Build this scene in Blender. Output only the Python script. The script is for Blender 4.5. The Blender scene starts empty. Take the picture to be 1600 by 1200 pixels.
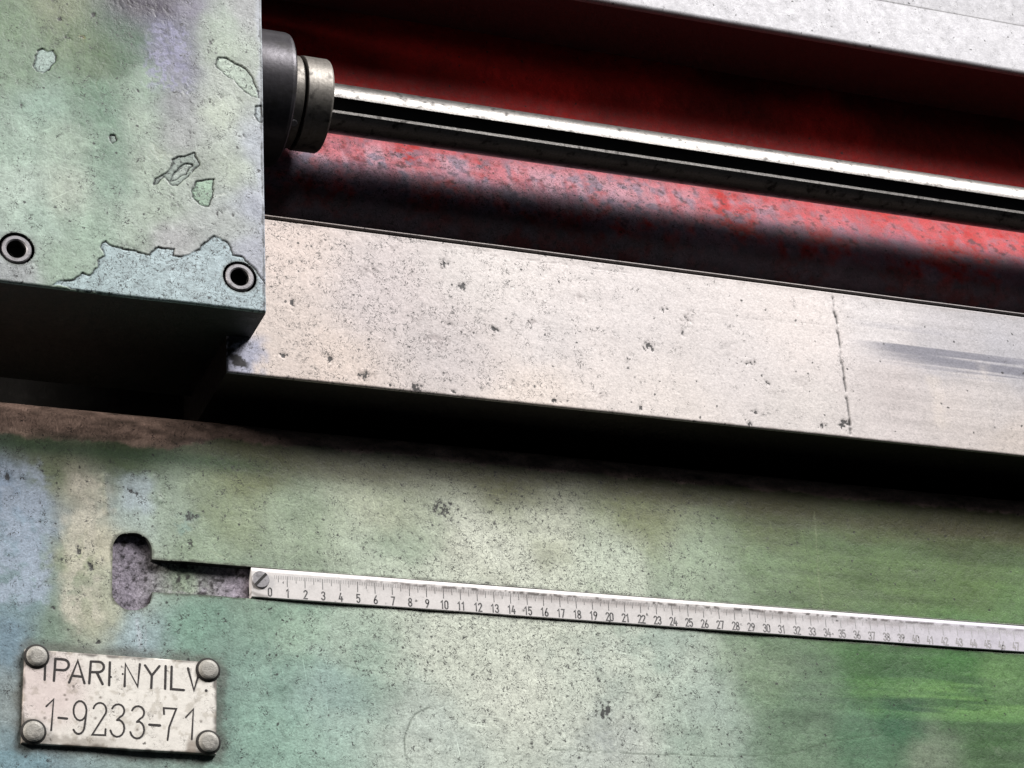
import bpy, math, numpy as np
from mathutils import Vector, Matrix

S = bpy.context.scene
COLL = S.collection

# ------------------------------------------------------------------ camera
# solved from the scale's centimetre spacing and the edges of the machine
F_PX, YAW, PITCH, ROLL = 3653.5872, 0.3911, 0.4346, -0.064
CAM = np.array([-0.3263, -1.1546, -0.4382])
def cam_axes():
    cy, sy = math.cos(YAW), math.sin(YAW)
    f = np.array([sy*math.cos(PITCH), cy*math.cos(PITCH), math.sin(PITCH)])
    r = np.array([cy, -sy, 0.0]); u = np.cross(r, f)
    r2 = math.cos(ROLL)*r + math.sin(ROLL)*u
    return r2, np.cross(r2, f), f
CR, CU, CF = cam_axes()
cd = bpy.data.cameras.new('camera'); cam = bpy.data.objects.new('camera', cd); COLL.objects.link(cam)
cd.sensor_fit = 'HORIZONTAL'; cd.sensor_width = 36.0; cd.lens = 36.0*F_PX/1600.0
cd.clip_start = 0.02; cd.clip_end = 50
M = Matrix.Identity(4)
for i in range(3):
    M[i][0] = CR[i]; M[i][1] = CU[i]; M[i][2] = -CF[i]; M[i][3] = CAM[i]
cam.matrix_world = M
S.camera = cam
S.render.resolution_x, S.render.resolution_y = 1024, 768

# ------------------------------------------------------------------ light
w = bpy.data.worlds.new('World'); S.world = w; w.use_nodes = True
w.node_tree.nodes['Background'].inputs[0].default_value = (0.75, 0.85, 1.0, 1)
w.node_tree.nodes['Background'].inputs[1].default_value = 0.018
def area(name, loc, target, sx, sy, power, col):
    l = bpy.data.lights.new(name, 'AREA'); l.shape = 'RECTANGLE'; l.size = sx; l.size_y = sy
    l.energy = power; l.color = col
    o = bpy.data.objects.new(name, l); COLL.objects.link(o); o.location = loc
    o.rotation_euler = (Vector(target)-Vector(loc)).to_track_quat('-Z', 'Y').to_euler()
    return o
area('workshop_window_light', (1.85, -2.05, 3.05), (0.15, 0, 0.12), 2.2, 1.2, 262, (1.0, 0.98, 0.97))
area('side_fill_light', (-1.70, -0.42, 0.66), (-0.10, 0, 0.09), 0.35, 0.30, 34, (1.0, 0.93, 0.86))  # unseen fill added to brighten the brown strip under the box
S.view_settings.view_transform = 'Standard'; S.view_settings.look = 'None'
S.view_settings.exposure = 0.0; S.view_settings.gamma = 1.0
S.view_settings.use_curve_mapping = False

# ------------------------------------------------------------------ helpers
def U(px, py, Y):
    """point where the photograph's pixel meets the machine's vertical plane at depth Y"""
    d = CR*(px-800)/F_PX - CU*(py-600)/F_PX + CF
    t = (Y-CAM[1])/d[1]
    return CAM + t*d
def UX(pts, Y): return np.array([U(a, b, Y)[[0, 2]] for a, b in pts])
def lin(c):
    c = np.asarray(c, float)/255.0
    return np.where(c <= 0.04045, c/12.92, ((c+0.055)/1.055)**2.4)
def sstep(a, b, x):
    t = np.clip((x-a)/(b-a), 0, 1); return t*t*(3-2*t)
def vnoise(x, z, cx, cz, seed):
    rs = np.random.RandomState(seed); N = 256
    T = rs.rand(N, N)
    u = x/cx+1000.37; v = z/cz+1000.71
    i = np.floor(u).astype(int); j = np.floor(v).astype(int)
    fu = u-i; fv = v-j; fu = fu*fu*(3-2*fu); fv = fv*fv*(3-2*fv)
    a = T[i % N, j % N]; b = T[(i+1) % N, j % N]; c = T[i % N, (j+1) % N]; d = T[(i+1) % N, (j+1) % N]
    return (a*(1-fu)+b*fu)*(1-fv)+(c*(1-fu)+d*fu)*fv
def fbm(x, z, c, seed, oct=4, asp=1.0):
    s = 0; a = 1.0; t = 0
    for k in range(oct):
        s = s+a*vnoise(x, z, c*asp/2**k, c/2**k, seed+k*17); t += a; a *= 0.55
    return s/t
def seg_dist(x, z, pts, closed=False):
    d = np.full(x.shape, 1e9); n = len(pts)
    for k in range(n if closed else n-1):
        a = pts[k]; b = pts[(k+1) % n]; e = b-a; L = max(e@e, 1e-14)
        t = np.clip(((x-a[0])*e[0]+(z-a[1])*e[1])/L, 0, 1)
        d = np.minimum(d, np.hypot(x-a[0]-t*e[0], z-a[1]-t*e[1]))
    return d
def poly_sdf(x, z, pts):
    d = seg_dist(x, z, pts, True); ins = np.zeros(x.shape, bool); n = len(pts)
    for k in range(n):
        a = pts[k]; b = pts[(k+1) % n]
        if abs(b[1]-a[1]) < 1e-12: continue
        c = ((a[1] > z) != (b[1] > z)) & (x < (b[0]-a[0])*(z-a[1])/(b[1]-a[1])+a[0])
        ins ^= c
    return np.where(ins, -d, d)
def local_sdf(x, z, pts, pad=0.012):
    """poly_sdf evaluated only near the shape"""
    out = np.full(x.shape, 1.0); lo = pts.min(0)-pad; hi = pts.max(0)+pad
    m = (x > lo[0]) & (x < hi[0]) & (z > lo[1]) & (z < hi[1])
    if m.any(): out[m] = poly_sdf(x[m], z[m], pts)
    return out
def local_seg(x, z, pts, pad=0.012):
    out = np.full(x.shape, 1.0); lo = pts.min(0)-pad; hi = pts.max(0)+pad
    m = (x > lo[0]) & (x < hi[0]) & (z > lo[1]) & (z < hi[1])
    if m.any(): out[m] = seg_dist(x[m], z[m], pts)
    return out
def field(ctrl, Y, X, Z, warp=0.012, seed=5, pw=1.6, soft=0.010, sat=.80):
    """base colour of old paint: patches of colour around control points with wandering borders"""
    wx = X+(fbm(X, Z, 0.05, seed)-.5)*2*warp+(fbm(X, Z, 0.008, seed+40, 2)-.5)*warp*.5
    wz = Z+(fbm(X, Z, 0.05, seed+3)-.5)*2*warp+(fbm(X, Z, 0.008, seed+43, 2)-.5)*warp*.5
    acc = np.zeros(X.shape+(3,)); tot = np.zeros(X.shape)
    for px, py, c in ctrl:
        q = U(px, py, Y); g = 1.0/((wx-q[0])**2+(wz-q[2])**2+soft**2)**pw
        acc += g[..., None]*lin(c); tot += g
    C = acc/tot[..., None]; g = (C@np.array([.25, .62, .13]))[..., None]
    return g+(C-g)*sat
def blend(C, c, m): return C*(1-m[..., None])+lin(c)*m[..., None]

def link(o, parent=None):
    COLL.objects.link(o)
    if parent is not None: o.parent = parent
    return o
def thing(name, label, cat, loc=(0, 0, 0), group=None):
    o = bpy.data.objects.new(name, None); COLL.objects.link(o); o.location = loc
    o.empty_display_size = 0.02
    o['label'] = label; o['category'] = cat
    if group: o['group'] = group
    return o
def put(name, me, mat, parent):
    """link a mesh given in world coordinates under its thing"""
    o = bpy.data.objects.new(name, me); COLL.objects.link(o)
    if mat: me.materials.append(mat)
    if parent is not None:
        o.parent = parent
        off = Vector((0, 0, 0)); q = parent
        while q is not None: off += q.location; q = q.parent
        o.location = -off
    return o
def mesh_np(name, V, quads, smooth=None, col=None, mask=None, tris=None):
    me = bpy.data.meshes.new(name); V = np.asarray(V, np.float32)
    q = np.asarray(quads, np.int32).reshape(-1, 4)
    t = np.asarray(tris, np.int32).reshape(-1, 3) if tris is not None else np.zeros((0, 3), np.int32)
    me.vertices.add(len(V)); me.vertices.foreach_set('co', V.ravel())
    me.loops.add(q.size+t.size); me.polygons.add(len(q)+len(t))
    me.loops.foreach_set('vertex_index', np.concatenate([q.ravel(), t.ravel()]))
    st = np.concatenate([np.arange(len(q))*4, q.size+np.arange(len(t))*3]).astype(np.int32)
    me.polygons.foreach_set('loop_start', st)
    me.polygons.foreach_set('use_smooth', np.ones(len(q)+len(t), bool) if smooth is None else smooth)
    me.update(calc_edges=True)
    if col is not None:
        a = me.attributes.new('Col', 'FLOAT_COLOR', 'POINT')
        a.data.foreach_set('color', np.concatenate([col, np.ones((len(col), 1))], 1).astype(np.float32).ravel())
    if mask is not None:
        a = me.attributes.new('Mask', 'FLOAT_COLOR', 'POINT')
        a.data.foreach_set('color', (mask if mask.shape[1] == 4 else np.concatenate([mask, np.zeros((len(mask), 1))], 1)).astype(np.float32).ravel())
    me.validate()
    return me
def spaced(lo, hi, step, flo, fhi, coarse=0.02, extra=()):
    """grid lines: fine between flo and fhi, coarse outside, plus extra lines"""
    a = np.arange(flo, fhi, step); parts = [a, [lo, hi, fhi]]
    if flo > lo: parts.append(np.arange(lo, flo, coarse))
    if fhi < hi: parts.append(np.arange(fhi, hi, coarse))
    g = np.unique(np.round(np.concatenate(parts+[np.array(extra, float)]), 7))
    g = g[(g >= lo-1e-9) & (g <= hi+1e-9)]
    keep = [g[0]]
    ex = set(np.round(extra, 7)) | {lo, hi}
    for v in g[1:]:
        if v-keep[-1] > step*0.3 or v in ex: keep.append(v)
    return np.array(keep)
def edge_lines(v, r, sgn):
    return [v+sgn*r*k for k in (0, .08, .3, .6, 1.0)]
def round_off(d, r):
    t = np.clip(d, 0, r); return r-np.sqrt(np.maximum(r*r-(r-t)**2, 0))
def relief(name, xs, zs, Yf, depth, disp, colf, maskf, holes=None, side=None):
    """solid slab whose front is a relief; holes: list of (sdf function, depth) cut straight in with snapped edges"""
    X, Z = np.meshgrid(xs, zs); nz, nx = X.shape
    if holes:
        sd = np.min([h(X, Z) for h, _ in holes], 0); e = 1e-5
        f = lambda a, b: np.min([h(a, b) for h, _ in holes], 0)
        for _ in range(2):
            gx = (f(X+e, Z)-f(X-e, Z))/(2*e); gz = (f(X, Z+e)-f(X, Z-e))/(2*e)
            stp = np.median(np.diff(xs)); m = (np.abs(sd) < 0.55*stp)
            X = np.where(m, X-gx*sd, X); Z = np.where(m, Z-gz*sd, Z); sd = f(X, Z)
    Y = Yf+disp(X, Z)
    V = np.stack([X, Y, Z], -1).reshape(-1, 3)
    C = colf(X, Z).reshape(-1, 3); K = maskf(X, Z); K = K.reshape(-1, K.shape[-1])
    idx = np.arange(nz*nx).reshape(nz, nx)
    Q = np.stack([idx[:-1, :-1], idx[:-1, 1:], idx[1:, 1:], idx[1:, :-1]], -1).reshape(-1, 4)
    sm = [np.ones(len(Q), bool)]; Vs = [V]; Cs = [C]; Ks = [K]; Qs = [Q]; n = len(V)
    if holes:
        cx = X.reshape(-1)[Q].mean(1); cz = Z.reshape(-1)[Q].mean(1)
        ins = f(cx, cz) < 0
        E = {}
        for q in Q[ins]:
            for k in range(4):
                a, b = int(q[k]), int(q[(k+1) % 4])
                if (b, a) in E: del E[(b, a)]
                else: E[(a, b)] = 1
        Q = Q[~ins]; Qs = [Q]; sm = [np.ones(len(Q), bool)]
        if E:
            ed = np.array(list(E)); vid = np.unique(ed); mp = {int(v): k for k, v in enumerate(vid)}
            dp = holes[0][1]
            top = V[vid]; bot = top.copy(); bot[:, 1] = Yf+dp
            Vs += [top, bot]; Cs += [C[vid]*.1+.012, C[vid]*.1+.012]; Ks += [K[vid], K[vid]]  # hole walls darkened in colour to read as shade
            a = np.array([mp[int(v)] for v in ed[:, 0]]); b = np.array([mp[int(v)] for v in ed[:, 1]]); m = len(vid)
            Qs.append(np.stack([n+a, n+b, n+m+b, n+m+a], -1)); sm.append(np.ones(len(a), bool)); n += 2*m
    # sides and back
    rings = [idx[0, :], idx[:, -1], idx[-1, ::-1], idx[::-1, 0]]
    for rg in rings:
        top = V[rg]; bot = top.copy(); bot[:, 1] = Yf+depth; m = len(rg)
        cs = C[rg] if side is None else np.repeat(lin(side)[None], m, 0)
        Vs += [top, bot]; Cs += [cs, cs]; Ks += [K[rg], K[rg]]
        k = np.arange(m-1); Qs.append(np.stack([n+k+1, n+k, n+m+k, n+m+k+1], -1)); sm.append(np.zeros(m-1, bool)); n += 2*m
    cr = [idx[0, 0], idx[0, -1], idx[-1, -1], idx[-1, 0]]
    bk = V[cr].copy(); bk[:, 1] = Yf+depth
    Vs.append(bk); Cs.append(C[cr]); Ks.append(K[cr]); Qs.append(np.array([[n, n+3, n+2, n+1]])); sm.append(np.zeros(1, bool))
    return mesh_np(name, np.concatenate(Vs), np.concatenate(Qs), np.concatenate(sm), np.concatenate(Cs), np.concatenate(Ks))
def sheet(name, P, C, K):
    nz, nx = P.shape[:2]; idx = np.arange(nz*nx).reshape(nz, nx)
    Q = np.stack([idx[:-1, :-1], idx[:-1, 1:], idx[1:, 1:], idx[1:, :-1]], -1).reshape(-1, 4)
    return mesh_np(name, P.reshape(-1, 3), Q, None, C.reshape(-1, 3), K.reshape(-1, 3))
def lathe_x(name, cy, cz, prof, n=96, flat=True):
    """prof: (x, radius) pairs turned round the axis parallel to X; each segment hard-edged"""
    V = []; Q = []; a = np.linspace(0, 2*math.pi, n, endpoint=False)
    for (x0, r0), (x1, r1) in zip(prof[:-1], prof[1:]):
        b = len(V)
        for x, r in ((x0, r0), (x1, r1)):
            V += [(x, cy+r*math.cos(t), cz+r*math.sin(t)) for t in a]
        for k in range(n): Q.append((b+k, b+n+k, b+n+(k+1) % n, b+(k+1) % n))
    return mesh_np(name, V, Q)
def lathe_y(name, cx, cz, prof, n=48):
    """prof: (radius, y) pairs turned round an axis parallel to Y"""
    V = []; Q = []; a = np.linspace(0, 2*math.pi, n, endpoint=False)
    for (r0, y0), (r1, y1) in zip(prof[:-1], prof[1:]):
        b = len(V)
        for r, y in ((r0, y0), (r1, y1)):
            V += [(cx+r*math.cos(t), y, cz+r*math.sin(t)) for t in a]
        for k in range(n): Q.append((b+k, b+(k+1) % n, b+n+(k+1) % n, b+n+k))
    return mesh_np(name, V, Q)
def box_mesh(name, x0, x1, y0, y1, z0, z1):
    V = [(x, y, z) for x in (x0, x1) for y in (y0, y1) for z in (z0, z1)]
    Q = [(0, 1, 3, 2), (4, 6, 7, 5), (0, 4, 5, 1), (2, 3, 7, 6), (0, 2, 6, 4), (1, 5, 7, 3)]
    return mesh_np(name, V, Q, np.zeros(6, bool))

# ------------------------------------------------------------------ materials
class NT:
    def __init__(s, name):
        s.m = bpy.data.materials.new(name); s.m.use_nodes = True; s.t = s.m.node_tree
        s.b = s.t.nodes['Principled BSDF']; s.co = s.n('ShaderNodeTexCoord').outputs['Object']
    def n(s, k, **kw):
        o = s.t.nodes.new(k)
        for a, v in kw.items(): setattr(o, a, v)
        return o
    def put(s, sock, v):
        if isinstance(v, bpy.types.NodeSocket): s.t.links.new(v, sock)
        else: sock.default_value = v
    def noise(s, scale, detail=3, dist=0.0, vec=None, rough=.55):
        o = s.n('ShaderNodeTexNoise'); o.inputs['Scale'].default_value = scale; o.inputs['Detail'].default_value = detail
        o.inputs['Distortion'].default_value = dist; o.inputs['Roughness'].default_value = rough
        s.t.links.new(vec or s.co, o.inputs['Vector']); return o.outputs['Fac']
    def stretch(s, sc):
        o = s.n('ShaderNodeMapping'); o.inputs['Scale'].default_value = sc; s.t.links.new(s.co, o.inputs['Vector']); return o.outputs[0]
    def math(s, op, a, b=0.0, c=0.0):
        o = s.n('ShaderNodeMath', operation=op); s.put(o.inputs[0], a); s.put(o.inputs[1], b); s.put(o.inputs[2], c); return o.outputs[0]
    def rng(s, v, a, b, c=0.0, d=1.0):
        o = s.n('ShaderNodeMapRange', interpolation_type='SMOOTHSTEP')
        for k, x in enumerate((v, a, b, c, d)): s.put(o.inputs[k], x)
        return o.outputs[0]
    def mix(s, f, a, b, mode='MIX'):
        o = s.n('ShaderNodeMix', data_type='RGBA', blend_type=mode)
        s.put(o.inputs[0], f); s.put(o.inputs[6], a); s.put(o.inputs[7], b); return o.outputs[2]
    def attr(s, n):
        o = s.n('ShaderNodeAttribute', attribute_name=n); return o
    def vor(s, scale):
        o = s.n('ShaderNodeTexVoronoi'); o.inputs['Scale'].default_value = scale; s.t.links.new(s.co, o.inputs['Vector']); return o
    def bump(s, h, st, dist):
        o = s.n('ShaderNodeBump'); o.inputs['Strength'].default_value = st; o.inputs['Distance'].default_value = dist
        s.put(o.inputs['Height'], h); s.t.links.new(o.outputs[0], s.b.inputs['Normal'])
def g3(v): return (v, v, v, 1)

def worn(name, rough=.45, metal=0.0, grain=.28, worm=.9, bump=.35, dark=(.018, .017, .018, 1), spec=.5, light=.35, brushed=0.0, scratch=0.0):
    """old painted or bare casting: Col gives the colour of each place, Mask.r how pitted it is,
    Mask.g extra gloss loss, Mask.b bare metal, Mask.a how densely dirt flecks gather"""
    k = NT(name)
    col = k.attr('Col').outputs['Color']; am = k.attr('Mask')
    sep = k.n('ShaderNodeSeparateColor'); k.t.links.new(am.outputs['Color'], sep.inputs[0])
    pit, rg, mt, ink = sep.outputs[0], sep.outputs[1], sep.outputs[2], am.outputs['Alpha']
    n1 = k.noise(820, 3, rough=.7); n2 = k.noise(230, 3, .4, rough=.65)
    f = k.math('ADD', k.math('MULTIPLY', k.math('SUBTRACT', n1, .5), grain*3.4), k.math('MULTIPLY', k.math('SUBTRACT', n2, .5), grain*2.2))
    c = k.mix(1.0, col, k.math('MAXIMUM', k.math('ADD', f, 1.0), .25), 'MULTIPLY')
    if brushed:
        st = k.noise(1, 4, vec=k.stretch((14, 1, 1400)), rough=.7)
        c = k.mix(1.0, c, k.math('ADD', k.math('MULTIPLY', k.math('SUBTRACT', st, .5), brushed), 1.0), 'MULTIPLY')
    # worm-like hairline cracks: a faint layer nearly everywhere, black ones where it is pitted
    wn = k.math('ABSOLUTE', k.math('SUBTRACT', k.noise(390, 2, .8), .5))
    line = k.rng(wn, .008, .034, 1.0, 0.0)
    gn = k.noise(150, 2, rough=.7)
    thr = k.math('SUBTRACT', .70, k.math('MULTIPLY', pit, .34))
    g1 = k.rng(gn, thr, k.math('ADD', thr, .10))
    th0 = k.math('SUBTRACT', thr, .10)
    g0 = k.rng(gn, th0, k.math('ADD', th0, .12), 0.0, .38)
    wm = k.math('MULTIPLY', k.math('MULTIPLY', line, k.math('MAXIMUM', g0, g1)), worm)
    v = k.vor(250); vr = k.n('ShaderNodeSeparateColor'); k.t.links.new(v.outputs['Color'], vr.inputs[0])
    dd = k.math('ADD', v.outputs['Distance'], k.math('MULTIPLY', k.math('SUBTRACT', n1, .5), .8))
    spot = k.math('MULTIPLY', k.rng(dd, .10, .24, 1.0, 0.0),
                  k.math('GREATER_THAN', vr.outputs[0], k.math('SUBTRACT', .97, k.math('MULTIPLY', pit, .16))))
    fk = k.math('ADD', k.math('MULTIPLY', n1, .74), k.math('MULTIPLY', gn, .26))
    it = k.math('SUBTRACT', .78, k.math('MULTIPLY', ink, .52))
    fleck = k.math('MULTIPLY', k.rng(fk, it, k.math('ADD', it, .05)), k.math('GREATER_THAN', ink, .02))
    drk = k.math('MAXIMUM', k.math('MAXIMUM', wm, k.math('MULTIPLY', spot, .85)), k.math('MULTIPLY', fleck, .9))
    # pale dust flecks
    fl = k.math('MULTIPLY', k.rng(n1, .64, .74), k.rng(n2, .5, .62))
    c = k.mix(k.math('MULTIPLY', fl, light), c, k.mix(1.0, col, (2.2, 2.2, 2.2, 1), 'MULTIPLY'))
    if scratch:
        pale = k.mix(1.0, col, (1.9, 1.9, 1.9, 1), 'MULTIPLY')
        for rot, sc in ((.10, (26, 26, 1100)), (1.42, (34, 34, 1000)), (-.62, (60, 60, 1300))):
            mp = k.n('ShaderNodeMapping', vector_type='TEXTURE'); mp.inputs['Rotation'].default_value = (0, rot, 0)
            k.t.links.new(k.co, mp.inputs['Vector'])
            m2 = k.n('ShaderNodeMapping'); m2.inputs['Scale'].default_value = sc; k.t.links.new(mp.outputs[0], m2.inputs['Vector'])
            sn = k.noise(1, 2, vec=m2.outputs[0])
            c = k.mix(k.math('MULTIPLY', k.rng(sn, .66, .74), scratch), c, pale)
            c = k.mix(k.math('MULTIPLY', k.rng(sn, .32, .25), scratch*.7), c, (.06, .065, .055, 1))
    c = k.mix(drk, c, dark)
    k.put(k.b.inputs['Base Color'], c)
    r = k.math('ADD', k.math('ADD', rough, k.math('MULTIPLY', k.math('SUBTRACT', n2, .5), .5)), k.math('MULTIPLY', rg, .4))
    k.put(k.b.inputs['Roughness'], k.math('MINIMUM', k.math('MAXIMUM', r, .18), 1.0))
    k.put(k.b.inputs['Metallic'], k.math('ADD', metal, k.math('MULTIPLY', mt, .5)))
    k.b.inputs['Specular IOR Level'].default_value = spec
    k.bump(k.math('ADD', k.math('MULTIPLY', n1, .5), k.math('MULTIPLY', n2, .9)), bump, .0006)
    return k.m
def plain(name, base, rough=.4, metal=0.0, var=.25, dirt=(.03, .027, .025, 1), dirt_amt=.35, scale=160, bump=.2, brush=None, spec=.5):
    k = NT(name)
    n1 = k.noise(scale*5, 4); n2 = k.noise(scale, 4, .3)
    f = k.math('ADD', k.math('MULTIPLY', k.math('SUBTRACT', n1, .5), var*2), 1.0)
    c = k.mix(1.0, base, f, 'MULTIPLY')
    if brush:
        st = k.noise(1, 5, vec=k.stretch(brush), rough=.7)
        c = k.mix(1.0, c, k.math('ADD', k.math('MULTIPLY', k.math('SUBTRACT', st, .5), .7), 1.0), 'MULTIPLY')
    d = k.math('MULTIPLY', k.rng(n2, .52, .72), dirt_amt)
    c = k.mix(d, c, dirt)
    k.put(k.b.inputs['Base Color'], c)
    k.put(k.b.inputs['Roughness'], k.math('ADD', k.math('MULTIPLY', n2, .3), rough-.12))
    k.b.inputs['Metallic'].default_value = metal; k.b.inputs['Specular IOR Level'].default_value = spec
    k.bump(k.math('ADD', n1, n2), bump, .0004)
    return k.m

MAT_GREEN = worn('green_machine_paint', rough=.48, grain=.36, bump=.50, scratch=.5)
MAT_BOX = worn('green_box_paint', rough=.45, grain=.30, bump=.45, scratch=.35)
MAT_RAIL = worn('ground_steel_face', rough=.55, metal=.08, grain=.24, worm=.75, bump=.22, brushed=.26, light=.2)
MAT_SLAB = worn('scraped_steel_face', rough=.55, metal=.05, grain=.20, worm=.5, bump=.2, brushed=.14, light=.2)
MAT_RED = worn('red_oxide_primer', rough=.62, grain=.34, worm=.85, bump=.6, light=.10, spec=.22)
MAT_SLOT = worn('rough_cast_slot', rough=.7, grain=.75, worm=.6, bump=1.0, light=.45)
MAT_SCALE = worn('satin_scale_metal', rough=.48, metal=.05, grain=.10, worm=.5, bump=.08, brushed=.06, light=.1)
MAT_PLATE = worn('engraved_aluminium', rough=.48, metal=.0, grain=.09, worm=.6, bump=.15, light=.1, dark=(.10, .085, .075, 1))
MAT_ROD = plain('polished_rod_steel', (.25, .238, .226, 1), rough=.40, metal=.92, var=.45, dirt_amt=.85, scale=170, brush=(9, 900, 900))
MAT_KEY = plain('dark_keyway', (.035, .033, .032, 1), rough=.45, metal=.2, var=.3, dirt_amt=.3)  # keyway given a near-black base colour
MAT_BLACKENED = plain('blackened_collar_steel', (.075, .070, .078, 1), rough=.36, metal=.55, var=.25, dirt_amt=.6, scale=90, brush=(500, 14, 14))
MAT_RING = plain('bright_ring_steel', (.27, .25, .225, 1), rough=.46, metal=.7, var=.4, dirt_amt=.85, scale=110, brush=(700, 12, 12))
MAT_SCREW = plain('dull_screw_steel', (.33, .32, .335, 1), rough=.5, metal=.4, var=.3, dirt_amt=.5, scale=300)
MAT_RIVET = plain('rivet_metal', (.40, .385, .35, 1), rough=.55, metal=.25, var=.35, dirt_amt=.55, scale=260, bump=.5)
MAT_HOLE = plain('dark_hole', (.02, .019, .018, 1), rough=.7, var=.4, dirt_amt=.2)  # near-black base for holes, gaps and slots
MAT_GRIME = plain('black_grime', (.022, .02, .018, 1), rough=.75, var=.4, dirt_amt=.2, bump=.6)
MAT_INK = plain('engraving_fill', (.026, .021, .020, 1), rough=.6, var=.5, dirt=(.16, .13, .12, 1), dirt_amt=.3, scale=700)
MAT_CAVITY = plain('shade_black_casting', (.007, .0065, .006, 1), rough=.6, var=.4, dirt_amt=.3)  # base colour blackened so the gap stays in painted shade
def print_mat():
    k = NT('worn_scale_print'); oi = k.n('ShaderNodeObjectInfo')
    n = k.noise(1500, 3)
    c = k.mix(k.rng(n, .35, .75, 0.0, .45), oi.outputs['Color'], (.5, .49, .49, 1))
    k.put(k.b.inputs['Base Color'], c); k.b.inputs['Roughness'].default_value = .55
    return k.m
MAT_PRINT = print_mat()

# ------------------------------------------------------------------ dimensions (metres)
Y_RAIL, Y_BOX, Y_SLAB, Y_AX = -.030, -.063, -.015, -.015
RAIL_X0, RAIL_Z0, RAIL_Z1 = -.0303, .1148, .2168
BOX_X1, BOX_Z0 = -.0168, .1372
Z_AX, R_ROD = .304, .015
XMIN, XMAX = -.42, .86

# ================================================================== green machine bed
bed = thing('machine_bed', 'mottled green painted cast machine bed with a T shaped slot, below the bare steel rail', 'machine bed', (0, 0.02, -.30))
WALL = [
 (20,760,(150,172,200)),(40,800,(146,168,192)),(30,850,(140,166,186)),(30,930,(126,158,166)),(20,1000,(118,148,166)),(20,1090,(138,152,152)),(15,1185,(120,150,160)),
 (92,750,(108,124,80)),(95,880,(140,150,108)),(90,980,(120,148,128)),(130,770,(192,188,168)),(135,860,(196,192,168)),(140,960,(186,188,160)),
 (205,790,(166,186,182)),(215,1000,(148,174,180)),(260,790,(150,170,148)),(300,860,(146,168,138)),(300,980,(116,158,138)),
 (350,800,(138,155,118)),(450,820,(150,170,140)),(450,1000,(138,174,150)),(400,1080,(134,172,156)),(420,1150,(138,178,160)),(500,1080,(154,186,176)),
 (560,1000,(150,180,160)),(600,800,(178,188,158)),(600,870,(170,190,164)),(700,1000,(196,206,190)),(760,860,(206,210,190)),(800,1080,(208,214,200)),
 (700,1150,(196,210,198)),(850,820,(196,202,176)),(950,880,(190,205,180)),(950,1050,(192,206,192)),(950,1160,(196,206,196)),(1050,1000,(180,200,184)),
 (1100,900,(150,175,140)),(1100,1100,(162,186,172)),(1100,1160,(158,182,164)),(1200,880,(124,155,104)),(1200,1050,(124,156,116)),(1250,1110,(112,146,112)),
 (1300,900,(114,146,84)),(1400,900,(106,140,72)),(1500,900,(98,132,62)),(1350,1060,(72,132,58)),(1500,1040,(74,142,60)),(1560,1062,(112,164,88)),
 (1500,1095,(66,126,54)),(1400,1130,(50,118,74)),(1340,1150,(90,140,100)),(1450,1180,(132,152,122)),(1570,1150,(66,122,52)),(1250,1180,(120,156,120)),(1590,1190,(90,130,80)),
 (200,720,(84,110,70)),(400,740,(112,122,78)),(800,770,(138,146,100)),(1000,800,(140,150,102)),(1200,810,(104,120,66)),(1500,840,(90,116,54)),(60,690,(100,116,90))]
slot_head = UX([(176,862),(180,846),(192,836),(208,833),(224,835),(234,843),(238,858),(237,880)], 0)
# slot head outline + neck, channel for the scale
SX0 = U(390, 910, 0)[0]
Z_ST, Z_SB = .0136, -.0034
hx0, hx1 = U(175, 890, 0)[0], U(237, 890, 0)[0]
hz1, hz0 = U(206, 833, 0)[2], U(206, 953, 0)[2]
def sd_rrect(X, Z, x0, x1, z0, z1, r):
    qx = np.abs(X-(x0+x1)/2)-((x1-x0)/2-r); qz = np.abs(Z-(z0+z1)/2)-((z1-z0)/2-r)
    return np.hypot(np.maximum(qx, 0), np.maximum(qz, 0))+np.minimum(np.maximum(qx, qz), 0)-r
def slot_sdf(X, Z):
    wob = (fbm(X, Z, .009, 77, 2)-.5)*.0012
    a = sd_rrect(X, Z, hx0, hx1, hz0, hz1, .0095)+wob
    b = sd_rrect(X, Z, hx0+.008, XMAX+.1, Z_SB-.0006, Z_ST+.0006, .0002)
    b = np.where(X < SX0-.002, b+wob*.6, b)
    return np.minimum(a, b)
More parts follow.
